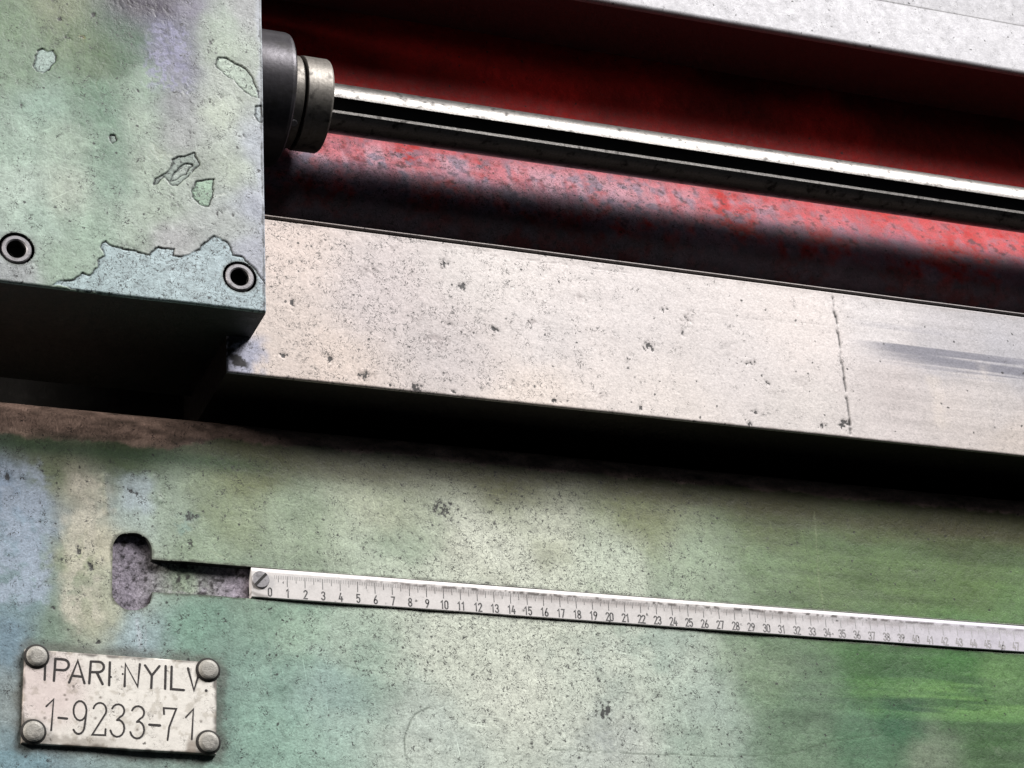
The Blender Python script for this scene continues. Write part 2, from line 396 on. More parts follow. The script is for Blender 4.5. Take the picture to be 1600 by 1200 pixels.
WALL_MARKS = [  # px, py, rx, ry, darkness, hue
 (693,795,13,14,.75,(40,42,34)),(945,1112,12,15,.8,(50,55,50)),(946,1160,13,17,.55,(96,104,118)),(208,768,11,6,.9,(22,24,22)),
 (292,808,16,8,.75,(40,86,96)),(285,826,10,8,.5,(90,150,160)),(125,860,4,5,.9,(25,25,22)),(141,885,4,5,.9,(25,25,22)),(60,815,4,3,.8,(40,40,44)),
 (155,1003,5,4,.9,(25,28,25)),(82,950,4,3,.9,(25,25,25)),(13,745,4,5,.8,(40,45,50)),(34,747,4,4,.8,(40,45,50)),(393,863,4,5,.9,(20,22,20)),(423,954,4,4,.9,(20,22,20)),
 (300,852,5,8,.7,(60,72,50)),(585,905,6,4,.5,(70,80,66)),(775,855,14,9,.55,(86,92,78)),(860,880,8,5,.5,(80,90,76)),(1020,930,6,4,.5,(80,90,70)),(1430,890,14,8,.5,(70,84,50)),
 (1132,885,4,9,.5,(70,84,56)),(705,1153,4,12,.55,(90,100,92)),(670,1155,3,6,.8,(56,54,40)),(735,1155,6,5,.4,(80,90,80)),(812,948,4,4,.8,(30,30,30)),(640,1085,6,5,.5,(80,92,86)),(575,1110,6,5,.45,(80,90,86)),
 (1138,1048,4,5,.7,(30,34,30)),(1026,1087,4,5,.7,(30,34,30)),(937,1063,4,8,.7,(36,40,36)),(800,1180,14,4,.45,(90,98,90)),(1555,1170,10,7,.4,(150,160,140)),(1550,825,6,14,.3,(140,150,90)),(350,1155,10,26,.55,(92,98,84)),(300,1190,30,8,.5,(86,92,84)),
 (1190,1148,30,4,.35,(60,80,60)),(455,760,40,8,.35,(96,90,70)),(1080,780,60,8,.3,(90,90,60))]
WALL_LINES = [  # traced scratches: pixels, half width mm, strength, colour
 ([(672,1106),(655,1112),(640,1128),(632,1150),(632,1178),(645,1192)],.5,.75,(66,78,66)),
 ([(860,1170),(1000,1178),(1140,1182),(1240,1176),(1300,1158),(1375,1148)],.35,.6,(60,78,56)),
 ([(540,1040),(600,1050),(650,1064),(690,1072)],.35,.55,(100,118,104)),
 ([(214,968),(217,985),(219,1010)],.9,.7,(196,206,214)),([(226,968),(228,1000),(227,1012)],.5,.5,(186,198,204)),
 ([(560,1010),(620,1020),(700,1034)],.3,.5,(110,128,112)),
 ([(300,880),(350,892),(400,900)],.3,.0,(190,200,170)),
 ([(330,862),(365,880)],.3,.4,(190,200,170)),([(1272,800),(1280,900),(1288,960)],.4,.25,(180,190,150)),
 ([(655,1150),(900,1196)],.25,.3,(90,104,92)),([(420,990),(424,1060)],.3,.35,(178,198,184)),([(600,880),(640,870)],.3,.4,(90,104,86))]
def patch(X, Z, px0, py0, px1, py1, Y, soft, seed, wob=.006):
    a = U(px0, py0, Y); b = U(px1, py1, Y)
    n = (fbm(X, Z, .02, seed)-.5)*wob*2+(fbm(X, Z, .004, seed+9, 2)-.5)*wob
    d = sd_rrect(X, Z, min(a[0], b[0]), max(a[0], b[0]), min(a[2], b[2]), max(a[2], b[2]), .004)+n
    return 1-sstep(-soft, soft, d)
def apply_marks(C, ink, X, Z, Y, marks, lines, dent):
    """chips and dirt: ink is how densely the material breaks up into dark flecks, C takes the tint"""
    for i, (px, py, rx, ry, s, c) in enumerate(marks):
        q = U(px, py, Y); r = np.maximum(rx, ry)/2600.0*2.2
        m = (np.abs(X-q[0]) < r*1.6) & (np.abs(Z-q[2]) < r*1.6)
        if not m.any(): continue
        x, z = X[m], Z[m]
        d = np.hypot((x-q[0])/(rx/2750.0), (z-q[2])/(ry/2750.0))
        d = d+(fbm(x+z*.6, z-x*.3, .0024, 300+i, 2, asp=.55)-.5)*3.4
        k = s*(1-sstep(.25, 1.35, d)); lum = sum(c)/3.0
        ink[m] = np.maximum(ink[m], k*np.clip((190-lum)/120.0, 0, 1))
        C[m] = blend(C[m], c, k*.42); dent[m] += k*.0002
    for i, (pts, hw, s, c) in enumerate(lines):
        P = UX(pts, Y)
        d = local_seg(X+(fbm(X, Z, .006, 500+i, 2)-.5)*.0016, Z+(fbm(X, Z, .006, 530+i, 2)-.5)*.0016, P)
        k = s*(1-sstep(hw*.4e-3, hw*1.6e-3, d))*(.45+.75*fbm(X, Z, .005, 600+i, 2))
        C[:] = blend(C, c, np.clip(k, 0, 1)); dent += k*.00015
        if sum(c) < 330: ink[:] = np.maximum(ink, np.clip(k, 0, 1)*.6)
_wc = {}
def wall_all(X, Z):
    key = (X.shape, float(X.sum()), float(Z.sum()))
    if key in _wc: return _wc[key]
    C = field(WALL, 0, X, Z, warp=.011, seed=11, pw=1.8, soft=.009, sat=.86)
    n = fbm(X, Z, .03, 21, 4); n2 = fbm(X, Z, .010, 31, 3)
    sx = fbm(X, Z, .006, 61, 4, asp=14)                 # streaks rubbed along the bed
    right = sstep(.22, .36, X)
    C = C*(1+(n-.5)*.35+(n2-.5)*.22)[..., None]
    C = C*((1+(sx-.5)*(.25+.55*right))*(1-.28*right))[..., None]
    sz = fbm(X, Z, .05, 66, 4, asp=.12)                 # runs down the left side
    left = 1-sstep(-.06, .05, X)
    C = C*(1+(sz-.5)*.3*left)[..., None]
    C = blend(C, (168,182,200), patch(X, Z, -60, 706, 66, 940, 0, .005, 91, .010)*sstep(.28, .56, fbm(X, Z, .005, 96, 3))*.8)
    C = blend(C, (208,204,188), patch(X, Z, 112, 738, 152, 990, 0, .006, 92, .010)*sstep(.25, .55, fbm(X, Z, .006, 97, 3))*.75)
    C = blend(C, (182,198,206), patch(X, Z, 186, 745, 236, 800, 0, .005, 93)*.7)
    C = blend(C, (180,200,206), patch(X, Z, 200, 955, 224, 1020, 0, .004, 94)*.55)
    C = blend(C, (124,158,168), patch(X, Z, -30, 1172, 74, 1240, 0, .001, 95, .001)*.6)
    # bleached wear in the middle with sheen painted into the colour, and brighter rubbed streaks on the right
    C = blend(C, (222,228,212), np.exp(-(((X-.15)/.10)**2+((Z+.01)/.075)**2))*.7*sstep(.35,.6,n))
    C = blend(C, (128,176,98), np.exp(-(((X-.43)/.06)**2+((Z+.036)/.012)**2))*sstep(.42,.62,sx)*.7)
    # bare grimy strip along the top edge
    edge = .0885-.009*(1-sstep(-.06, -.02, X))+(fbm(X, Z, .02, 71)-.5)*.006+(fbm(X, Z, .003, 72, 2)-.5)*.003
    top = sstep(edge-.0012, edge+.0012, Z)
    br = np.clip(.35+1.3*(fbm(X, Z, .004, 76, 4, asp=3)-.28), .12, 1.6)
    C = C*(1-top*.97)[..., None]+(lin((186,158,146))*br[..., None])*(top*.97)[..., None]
    grim_shade = sstep(.056, .082, Z+(fbm(X, Z, .02, 73, 4, asp=4)-.5)*.030)*(1-top)
    C = blend(C, (84,76,48), grim_shade*(.45+.30*sstep(-.04, .05, X)))  # olive grime, also deepening the rail's shadow in the colour
    gl = np.exp(-((Z-.074)/.006)**2)*(1-sstep(-.03, .03, X)); C = blend(C, (52,84,56), gl*.7)
    # grime against plate and slot
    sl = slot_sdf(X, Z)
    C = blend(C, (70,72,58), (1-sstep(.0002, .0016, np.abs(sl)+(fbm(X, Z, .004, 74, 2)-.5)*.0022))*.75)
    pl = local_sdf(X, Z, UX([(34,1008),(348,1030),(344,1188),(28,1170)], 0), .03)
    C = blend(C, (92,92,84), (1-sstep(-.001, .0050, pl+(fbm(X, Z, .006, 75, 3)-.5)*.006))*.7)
    dent = np.zeros(X.shape)
    ink = np.zeros(X.shape); apply_marks(C, ink, X, Z, 0, WALL_MARKS, WALL_LINES, dent)
    mid = np.exp(-(((X-.16)/.14)**2+((Z-.0)/.09)**2))
    pit = np.clip(.42+.58*mid*sstep(.3,.62,n+.1)+.25*left*n-.18*right, 0, 1)
    K = np.stack([pit, .25*n+.15*mid, np.zeros_like(pit), ink], -1)
    und = (fbm(X, Z, .05, 41, 3)-.5)*.0016+(fbm(X, Z, .012, 42, 3)-.5)*.00035
    # two paint runs beside the slot
    for pts, h in (([(163,745),(166,775),(168,800)],.0007),([(238,745),(246,775),(250,782)],.0006)):
        d = local_seg(X, Z, UX(pts, 0)); und = und-h*np.exp(-(d/.0017)**2)
    dy = und+dent+round_off(.102-Z, .012)*1.0
    _wc[key] = (np.clip(C, .004, 1), K, dy); return _wc[key]
xs = spaced(XMIN, XMAX, .0008, -.165, .515, .02)
zs = spaced(-.30, .102, .0008, -.118, .102, .02, [Z_ST+.0006, Z_SB-.0006]+edge_lines(.102, .012, -1))
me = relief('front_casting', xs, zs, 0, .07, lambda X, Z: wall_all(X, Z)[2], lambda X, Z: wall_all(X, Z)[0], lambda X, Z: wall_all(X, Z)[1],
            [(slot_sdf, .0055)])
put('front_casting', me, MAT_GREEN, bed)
# floor of the T slot
xs = spaced(hx0-.003, XMAX, .0009, hx0-.003, SX0+.02, .03); zs = np.arange(hz0-.003, hz1+.003, .0009)
X, Z = np.meshgrid(xs, zs)
C = np.ones(X.shape+(3,))*lin((152,144,156))
gp = np.exp(-((X-(hx1+.018))/.014)**2)*sstep(.35, .6, fbm(X, Z, .01, 81)+.12)
C = blend(C, (146,164,140), gp*.9); n = fbm(X, Z, .004, 82, 3)
C = C*(1+(n-.5)*.7)[..., None]; C = blend(C, (44,40,42), sstep(.62, .72, fbm(X, Z, .003, 83, 3))*.9)
Yf = .0042+(fbm(X, Z, .004, 84, 3)-.5)*.0009
put('slot_floor', sheet('slot_floor', np.stack([X, Yf, Z], -1), C, np.stack([np.full(X.shape, .8), np.full(X.shape, .3), np.zeros(X.shape)], -1)), MAT_SLOT, bed)
# core of the bed in the dark gap under the rail
put('inner_core', box_mesh('inner_core', XMIN+.002, XMAX-.002, .072, .16, -.298, .215), MAT_CAVITY, bed)

# ================================================================== steel guide rail
rail = thing('guide_rail', 'bare steel flat guide rail with a jagged dark joint line, below the round shaft', 'rail', (.4, Y_RAIL, RAIL_Z0))
JOINT = UX([(1300,464),(1303,470),(1302,482),(1307,500),(1309,520),(1312,535),(1314,560),(1319,590),(1322,615),(1326,645),(1330,680)], Y_RAIL)
RMARK = [(577,425,12,7,.6,(105,92,90)),(694,411,5,7,.7,(70,62,62)),(724,447,6,6,.75,(50,44,44)),(680,530,12,10,.55,(125,108,108)),(703,507,6,5,.6,(90,76,76)),(773,513,5,4,.9,(40,34,34)),
 (832,504,6,4,.6,(100,88,86)),(572,587,9,6,.65,(96,80,74)),(515,560,4,6,.8,(60,50,48)),(457,475,4,6,.7,(60,50,48)),(443,553,5,6,.75,(50,44,42)),(648,606,7,5,.7,(60,50,48)),(868,625,4,5,.9,(30,26,26)),
 (708,611,3,3,.9,(24,22,22)),(610,603,3,3,.9,(24,22,22)),(1036,484,6,4,.75,(70,62,62)),(1012,540,8,6,.7,(80,70,72)),(1066,520,5,6,.6,(90,80,80)),(1075,495,5,11,.6,(110,96,94)),(1172,567,6,7,.75,(80,66,64)),
 (1200,599,4,4,.6,(90,80,80)),(1250,600,12,8,.35,(140,130,128)),(1180,645,4,3,.7,(70,60,58)),(1283,665,4,4,.8,(44,38,36)),(1318,664,6,5,.8,(50,44,42)),(1090,682,5,4,.8,(34,30,30)),(1170,662,4,4,.8,(34,30,30)),
 (905,465,8,5,.5,(120,108,106)),(500,380,4,3,.5,(90,80,78)),(480,355,5,4,.5,(100,86,84)),(615,388,5,4,.5,(110,98,96)),(940,620,8,4,.4,(130,118,116)),(1140,545,16,10,.25,(150,140,138)),(805,700-100,5,4,.4,(100,90,88)),(1000,640,3,5,.6,(60,54,52))]
RLINE = [([(690,390),(800,402),(900,414)],.25,.5,(150,140,138)),([(820,405),(900,416),(980,426)],.25,.5,(140,132,130)),([(1085,485),(1180,498),(1290,508)],.2,.35,(150,142,140))]
GRV0, GRV1 = RAIL_Z1-.0031, RAIL_Z1-.0012
_rc = {}
def rail_all(X, Z):
    key = (X.shape, float(X.sum()))
    if key in _rc: return _rc[key]
    C = field([(430,380,(226,208,198)),(430,520,(222,206,196)),(520,580,(226,208,196)),(600,460,(212,200,198)),(700,540,(204,194,192)),(760,420,(214,206,202)),(850,520,(210,202,200)),(820,620,(222,208,198)),
               (1000,480,(206,198,196)),(1050,650,(214,204,198)),(1150,560,(206,198,196)),(1250,500,(212,202,198)),(1250,640,(206,198,194)),(1380,500,(206,200,200)),(1400,600,(196,186,184)),(1480,560,(184,180,184)),
               (1500,650,(198,188,184)),(1580,560,(176,174,180)),(1580,690,(198,186,178)),(1560,640,(196,188,186))], Y_RAIL, X, Z, warp=.010, seed=13)
    n = fbm(X, Z, .02, 121, 4); C = C*(1+(n-.5)*.20)[..., None]
    st = fbm(X, Z, .0034, 122, 3, asp=70); rt = sstep(U(1310, 560, Y_RAIL)[0], U(1420, 560, Y_RAIL)[0], X)
    C = C*(1+(st-.5)*(.10+.30*rt))[..., None]
    # dark rubbed streaks and pale wiped patches right of the joint
    a = U(1340, 530, Y_RAIL); b = (Z-a[2])
    band = np.exp(-((b-.002+(X-a[0])*.10)/.012)**2)*rt
    C = blend(C, (112,112,124), np.clip(band*sstep(.52, .66, st)*1.0, 0, .85))
    C = blend(C, (214,204,196), patch(X, Z, 1450, 590, 1480, 668, Y_RAIL, .004, 131)*.45)
    C = blend(C, (212,204,198), patch(X, Z, 1530, 570, 1556, 668, Y_RAIL, .004, 132)*.4)
    dent = np.zeros(X.shape)
    ink = np.zeros(X.shape); apply_marks(C, ink, X, Z, Y_RAIL, [(a, b, c*1.25, d*1.2, min(1, e*1.15), f) for a, b, c, d, e, f in RMARK], RLINE, dent)
    # bluish, chipped left end below the green box
    tab = 1-sstep(-.006, .004, X-(RAIL_X0+.020)+(Z-RAIL_Z0-.008)*-.25+(fbm(X, Z, .006, 133, 3)-.5)*.012)
    tab = tab*(1-sstep(.018, .028, Z-RAIL_Z0))
    C = blend(C, (160,166,190), tab*.8)
    ch = 1-sstep(.010, .014, X-RAIL_X0); C = blend(C, (40,38,42), ch*tab*sstep(.48, .56, fbm(X, Z, .004, 134, 3)))
    dj = local_seg(X+(fbm(X, Z, .003, 135, 2)-.5)*.0007, Z, JOINT)
    kj = (1-sstep(.00010, .00070, dj-(fbm(X, Z, .004, 136, 3)-.52)*.0016))
    C = blend(C, (26,22,22), kj*.97); dent += kj*.0008
    # dark groove under the top lip and darker lower edge
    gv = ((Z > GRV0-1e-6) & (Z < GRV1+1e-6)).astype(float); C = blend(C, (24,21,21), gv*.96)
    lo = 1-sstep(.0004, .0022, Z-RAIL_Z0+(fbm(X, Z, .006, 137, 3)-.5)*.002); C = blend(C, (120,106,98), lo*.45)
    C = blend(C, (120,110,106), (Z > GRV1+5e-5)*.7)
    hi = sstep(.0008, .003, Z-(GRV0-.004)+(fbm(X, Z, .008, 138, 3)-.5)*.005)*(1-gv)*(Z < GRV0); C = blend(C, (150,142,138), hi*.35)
    sp = 1-sstep(.05, .33, X); pit = np.clip(.30+.55*sp*(.4+n), 0, 1)*(1-.5*rt)
    K = np.stack([pit, .15*n, .3*np.ones_like(n), ink], -1)
    dy = dent+gv*.0022+round_off(Z-RAIL_Z0, .0012)+round_off(RAIL_Z1-Z, .0005)+round_off(X-RAIL_X0, .001)+(fbm(X, Z, .06, 139, 2)-.5)*.0003
    _rc[key] = (np.clip(C, .004, 1), K, dy); return _rc[key]
xs = spaced(RAIL_X0, XMAX, .0008, RAIL_X0, .52, .02, edge_lines(RAIL_X0, .001, 1))
zs = spaced(RAIL_Z0, RAIL_Z1, .0008, RAIL_Z0, RAIL_Z1, .02, edge_lines(RAIL_Z0, .0012, 1)+edge_lines(RAIL_Z1, .0005, -1)+[GRV0-.0001, GRV0, GRV1, GRV1+.0001])
me = relief('rail_body', xs, zs, Y_RAIL, .10, lambda X, Z: rail_all(X, Z)[2], lambda X, Z: rail_all(X, Z)[0], lambda X, Z: rail_all(X, Z)[1], side=(44,36,32))  # end and underside painted near black to carry their shade
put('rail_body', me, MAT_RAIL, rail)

# ================================================================== red casting behind the shaft
red = thing('red_casting', 'red primed curved casting with pale dirty bulge, behind the round keyed shaft', 'casting', (.3, .05, .20))
prof = np.array([(.040,.470),(.040,.440),(.040,.415),(.0398,.385),(.0390,.366),(.0375,.352),(.0345,.336),(.030,.320),(.025,.305),(.0195,.292),(.0155,.280),(.0135,.270),(.0135,.262),(.0155,.254),(.0195,.247),(.026,.241),(.034,.236),(.045,.232),(.060,.230)])
tt = np.arange(len(prof)); fine = np.linspace(0, len(prof)-1, 260)
def catmull(P, t):
    i = np.clip(np.floor(t).astype(int), 0, len(P)-2); f = (t-i)[:, None]
    g = lambda k: P[np.clip(k, 0, len(P)-1)]
    a, b, c, d = g(i-1), g(i), g(i+1), g(i+2)
    return .5*((2*b)+(c-a)*f+(2*a-5*b+4*c-d)*f*f+(3*b-a-3*c+d)*f**3)
pr = catmull(prof, fine); tg = np.gradient(pr, axis=0); tg /= np.linalg.norm(tg, axis=1)[:, None]
nrm = np.stack([tg[:, 1], -tg[:, 0]], 1)
xs = spaced(XMIN, XMAX, .0011, -.03, .57, .02)
arc = np.concatenate([[0], np.cumsum(np.linalg.norm(np.diff(pr, axis=0), axis=1))])
X, A = np.meshgrid(xs, arc); Zp = np.repeat(pr[:, 1:2], len(xs), 1)
n = fbm(X, A, .03, 151, 4); n2 = fbm(X, A, .008, 152, 4); sv = fbm(X, A, .05, 153, 4, asp=.2)
C = np.ones(X.shape+(3,))*lin((176,30,26))
bulge_mix = sstep(.325, .300, Zp)  # paler, mottled colour from the bulge downwards
lx = 1-sstep(.18, .48, X)
m = np.clip(bulge_mix*(.22+.75*lx)*sstep(.36, .60, n*.55+n2*.3+sv*.25), 0, 1)
C = blend(C, (190,150,162), m*.88)
C = blend(C, (120,112,128), bulge_mix*sstep(.50, .62, fbm(X, A, .006, 157, 4))*(.35+.45*lx))
C = blend(C, (60,30,34), bulge_mix*sstep(.64, .72, fbm(X, A, .004, 158, 3))*.7)
C = blend(C, (182,60,62), sstep(.5, .7, sv)*.5*bulge_mix)
gx = sstep(.300, .272, Zp+(fbm(X, A, .03, 154)-.5)*.022)
C = blend(C, (112,110,132), np.clip(gx*sstep(.40, .62, n2*.6+n*.5), 0, 1)*.75)
C = blend(C, (58,50,54), sstep(.274, .256, Zp+(fbm(X, A, .03, 155)-.5)*.012)*.85)
C = C*(1+(n2-.5)*.4)[..., None]
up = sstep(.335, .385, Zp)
C = blend(C, (64,14,12), up*np.clip(.25+1.6*(fbm(X, A, .09, 159, 3)-.35)+.8*sstep(.28, .52, X), 0, .9))  # upper red darkened in colour, deepening the shade below the guideway
C = blend(C, (40,14,12), sstep(.395, .425, Zp+(n-.5)*.03)*.8)  # topmost red darker still, shade put into the colour
pit = np.clip(.25+.6*bulge_mix*lx, 0, 1)
dsp = (n-.5)*.0012+(n2-.5)*.0004
P = np.stack([X, pr[:, 0:1]+nrm[:, 0:1]*dsp, pr[:, 1:2]+nrm[:, 1:2]*dsp], -1)
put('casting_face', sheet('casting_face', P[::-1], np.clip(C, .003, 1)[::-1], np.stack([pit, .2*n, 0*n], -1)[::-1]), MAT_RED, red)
put('casting_core', box_mesh('casting_core', XMIN+.002, XMAX-.002, .075, .17, .2165, .52), MAT_CAVITY, red)

# ================================================================== upper guideway
slab = thing('upper_guideway', 'speckled pale grey steel guideway overhanging the dark red cavity', 'guideway', (.4, Y_SLAB, .4145))
SZ0, SZ1 = .4145, .4555
def slab_all(X, Z):
    n = fbm(X, Z, .03, 161, 4); n2 = fbm(X, Z, .006, 162, 4)
    C = np.ones(X.shape+(3,))*lin((184,183,187))*(1+(n-.5)*.22+(n2-.5)*.3)[..., None]
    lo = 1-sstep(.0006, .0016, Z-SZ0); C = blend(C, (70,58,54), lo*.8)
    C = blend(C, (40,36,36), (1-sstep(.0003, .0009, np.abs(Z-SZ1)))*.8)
    K = np.stack([.35+.3*n, .2*n, .2*np.ones_like(n)], -1)
    return np.clip(C, .004, 1), K, round_off(Z-SZ0, .0035)+(n-.5)*.0003
xs = spaced(XMIN, XMAX, .001, .16, .60, .02); zs = spaced(SZ0, SZ1, .0008, SZ0, SZ1, .02, edge_lines(SZ0, .0035, 1))
put('lower_strip', relief('lower_strip', xs, zs, Y_SLAB, .12, lambda X, Z: slab_all(X, Z)[2], lambda X, Z: slab_all(X, Z)[0], lambda X, Z: slab_all(X, Z)[1], side=(52,30,28)), MAT_SLAB, slab)  # underside colour darkened to stand in for shade
zs = spaced(SZ1+.0006, .53, .001, SZ1+.0006, .50, .02)
put('upper_strip', relief('upper_strip', xs, zs, Y_SLAB+.0008, .118, lambda X, Z: slab_all(X, Z-.2)[2]*0, lambda X, Z: slab_all(X, Z)[0]*.86, lambda X, Z: slab_all(X, Z)[1]), MAT_SLAB, slab)

# ================================================================== green gearbox housing
gbx = thing('gearbox_housing', 'chipped pale green cast box with socket head screws, covering the shaft and rail ends', 'machine housing', (-.13, Y_BOX, BOX_Z0))
BOXC = [
 (20,40,(122,152,116)),(15,110,(130,160,130)),(100,20,(138,152,116)),(120,60,(118,142,104)),(160,85,(88,118,78)),(205,60,(78,116,88)),(195,95,(86,126,92)),(140,110,(112,140,104)),(250,45,(116,116,148)),(240,75,(120,120,152)),(280,100,(136,136,162)),
 (215,5,(74,66,84)),(250,12,(88,80,100)),(300,20,(140,136,160)),(340,40,(172,192,172)),(390,15,(172,176,178)),(350,80,(178,196,176)),(60,170,(150,186,166)),(30,230,(166,196,176)),(30,290,(182,206,190)),(150,150,(112,154,124)),(160,180,(120,160,134)),
 (160,240,(130,166,142)),(165,290,(138,172,150)),(100,300,(188,206,186)),(100,230,(170,196,174)),(220,130,(152,180,158)),(220,190,(166,188,168)),(230,260,(172,192,172)),(285,160,(162,166,172)),(290,210,(172,178,178)),(310,250,(176,190,176)),(350,180,(192,206,186)),
 (350,250,(188,204,184)),(398,230,(182,192,204)),(396,310,(178,186,204)),(398,400,(184,190,206)),(250,330,(176,196,176)),(150,360,(164,196,172)),(60,340,(170,200,182)),(100,420,(164,194,170)),(350,350,(182,192,188)),(270,370,(188,190,192)),(220,360,(172,194,174)),(20,430,(176,184,186)),(360,130,(186,198,186))]
z1 = lambda pts: [(a*.275, b*.275) for a, b in pts]
z3 = lambda pts: [(a*.3, 280+b*.3) for a, b in pts]
CHIPS = [ # outline, floor colour
 (z1([(205,335),(215,290),(240,270),(270,290),(300,285),(320,320),(315,350),(290,390),(250,410),(215,400),(195,375)]),(172,192,186)),
 (z1([(1235,328),(1290,330),(1350,365),(1400,395),(1430,440),(1450,480),(1475,555),(1430,548),(1370,505),(1330,450),(1280,425),(1230,375)]),(186,202,188)),
 (z1([(985,905),(1060,880),(1110,872),(1118,905),(1130,935),(1095,975),(1040,1020),(1010,1055),(965,1048),(935,1000),(900,1040),(872,1050),(880,1020),(940,985),(975,950)]),(150,164,156)),
 (z1([(1010,960),(1060,925),(1100,930),(1060,975),(1000,1020),(965,1030),(975,1000)]),(176,188,180)),
 (z1([(1125,1025),(1215,1015),(1212,1060),(1210,1120),(1190,1170),(1140,1165),(1100,1120),(1095,1075)]),(158,188,164)),
 (z1([(1450,600),(1480,600),(1490,700),(1462,690),(1450,650)]),(184,196,200)),
 (z1([(625,765),(655,768),(662,800),(645,815),(628,800)]),(150,166,158)),
 (z3([(545,320),(575,345),(640,360),(700,375),(780,395),(800,370),(830,355),(880,360),(912,365),(905,395),(940,402),(1000,385),(1045,362),(1065,325),(1110,298),(1150,308),(1195,340),(1212,390),(1260,400),(1330,470),(1390,560),(1396,700),(1100,665),(700,625),(280,545),(300,532),(390,520),(425,488),(470,497),(505,455),(520,415),(548,395),(530,365),(528,335)]),(176,196,202))]
BMARK = [(330,65,5,5,.7,(60,66,58)),(325,85,5,9,.55,(80,86,76)),(326,157,7,6,.6,(70,76,66)),(376,157,6,6,.65,(60,64,56)),(215,140,5,6,.7,(56,66,60)),(106,55,6,6,.6,(46,70,44)),(92,28,5,5,.8,(30,40,28)),(145,22,4,4,.8,(30,40,28)),
 (34,165,3,6,.6,(60,76,66)),(155,175,4,5,.5,(70,90,78)),(128,196,5,5,.55,(70,90,78)),(295,140,13,10,.45,(110,118,130)),(303,173,3,3,.9,(30,34,30)),(300,208,3,3,.8,(40,44,40)),(378,212,4,4,.8,(44,48,44)),(340,333,5,4,.75,(36,40,36)),
 (278,327,9,6,.45,(90,100,90)),(70,335,5,4,.6,(60,76,66)),(205,385,10,6,.5,(70,80,74)),(365,335,5,4,.7,(40,44,40)),(225,10,50,9,.55,(48,40,56)),(133,61,5,5,.95,(206,190,130)),(250,240,14,12,.4,(196,200,180)),(118,395,5,4,.5,(70,84,74)),(60,415,12,8,.5,(130,140,132)),
 (345,150,4,6,.5,(70,76,70)),(360,200,3,3,.7,(50,54,50)),(270,305,4,3,.6,(60,66,60)),(20,330,4,3,.5,(80,96,86)),(95,345,8,4,.45,(100,120,106))]
SCREWS = [U(26, 388, Y_BOX), U(375, 432, Y_BOX)]
R_CB, R_HEAD, R_HEX = .0095, .0080, .0052
def cb_sdf(X, Z):
    return np.minimum(*[np.hypot(X-q[0], Z-q[2])-R_CB for q in SCREWS])
_bc = {}
def box_all(X, Z):
    key = (X.shape, float(X.sum()), float(Z.sum()))
    if key in _bc: return _bc[key]
    C = field(BOXC, Y_BOX, X, Z, warp=.008, seed=17, soft=.007, pw=1.9, sat=.76)
    n = fbm(X, Z, .02, 171, 4); n2 = fbm(X, Z, .006, 172, 3); sv = fbm(X, Z, .03, 173, 4, asp=.12)
    C = C*(.86*(1+(n-.5)*.30+(n2-.5)*.30+(sv-.5)*.22))[..., None]
    # grime stain with soft dusty speckle near the top
    pz = patch(X, Z, 232, 40, 292, 140, Y_BOX, .005, 174)
    C = blend(C, (150,150,180), pz*sstep(.45, .6, fbm(X, Z, .0022, 175, 2))*.7)
    dent = np.zeros(X.shape)
    ink = np.zeros(X.shape); apply_marks(C, ink, X, Z, Y_BOX, BMARK, [([(20*.0+165,95),(150,130),(153,140)],.5,.45,(92,110,84)),([(335,306),(352,302)],.9,.6,(206,214,206)),([(90,70),(112,45)],.5,.5,(50,70,46))], dent)
    chip = np.zeros(X.shape)
    for i, (pts, c) in enumerate(CHIPS):
        P = UX(pts, Y_BOX)
        wx = X+(fbm(X, Z, .004, 180+i, 3)-.5)*.0022; wz = Z+(fbm(X, Z, .004, 190+i, 3)-.5)*.0022
        s = local_sdf(wx, wz, P, .02)
        k = 1-sstep(-.0001, .0004, s); chip = np.maximum(chip, k)
        C = blend(C, c, k*.85); C = C*(1+(fbm(X, Z, .003, 200+i, 3)-.5)*.55*k)[..., None] if False else C*(1+((fbm(X, Z, .003, 200+i, 3)-.5)*.55*k))[..., None]
        rim = (1-sstep(.00012, .00062, np.abs(s)))*sstep(.22, .42, fbm(X, Z, .008, 210+i, 2)+.12)
        C = blend(C, (18,24,22), rim*.97)
        dent += k*.00045+rim*.0004
    # worn, whitish right edge and chipped lower edge
    ed = 1-sstep(.0006, .0045, (BOX_X1-X)+(fbm(X, Z, .008, 221, 3)-.5)*.006); C = blend(C, (186,192,204), ed*.65)
    be = 1-sstep(.0002, .0016, (Z-BOX_Z0)+(fbm(X, Z, .006, 222, 3)-.5)*.002); C = blend(C, (96,120,104), be*.5)
    rd = (1-sstep(.0002, .0009, np.abs(BOX_X1-X-.0011)+(fbm(X, Z, .006, 223, 3)-.42)*.0025)); C = blend(C, (40,42,40), np.clip(rd, 0, 1)*.75)
    for q in SCREWS:
        r = np.hypot(X-q[0], Z-q[2]); C = blend(C, (110,116,110), (1-sstep(R_CB, R_CB+.0016, r+(n2-.5)*.001))*.6)
    pit = np.clip(.54+.40*chip+.35*(n-.5), 0, 1)
    K = np.stack([pit, .2*n+.2*chip, 0*n, ink], -1)
    dy = dent+(fbm(X, Z, .04, 225, 3)-.5)*.0011+(n2-.5)*.0002+round_off(Z-BOX_Z0, .0016)+round_off(BOX_X1-X, .0010)
    _bc[key] = (np.clip(C, .004, 1), K, dy); return _bc[key]
xs = spaced(-.172, BOX_X1, .00048, -.172, BOX_X1, .012, edge_lines(BOX_X1, .001, -1))  # left end cut short out of view so the side fill passes
zs = spaced(BOX_Z0, .400, .00048, BOX_Z0, .330, .012, edge_lines(BOX_Z0, .0016, 1))
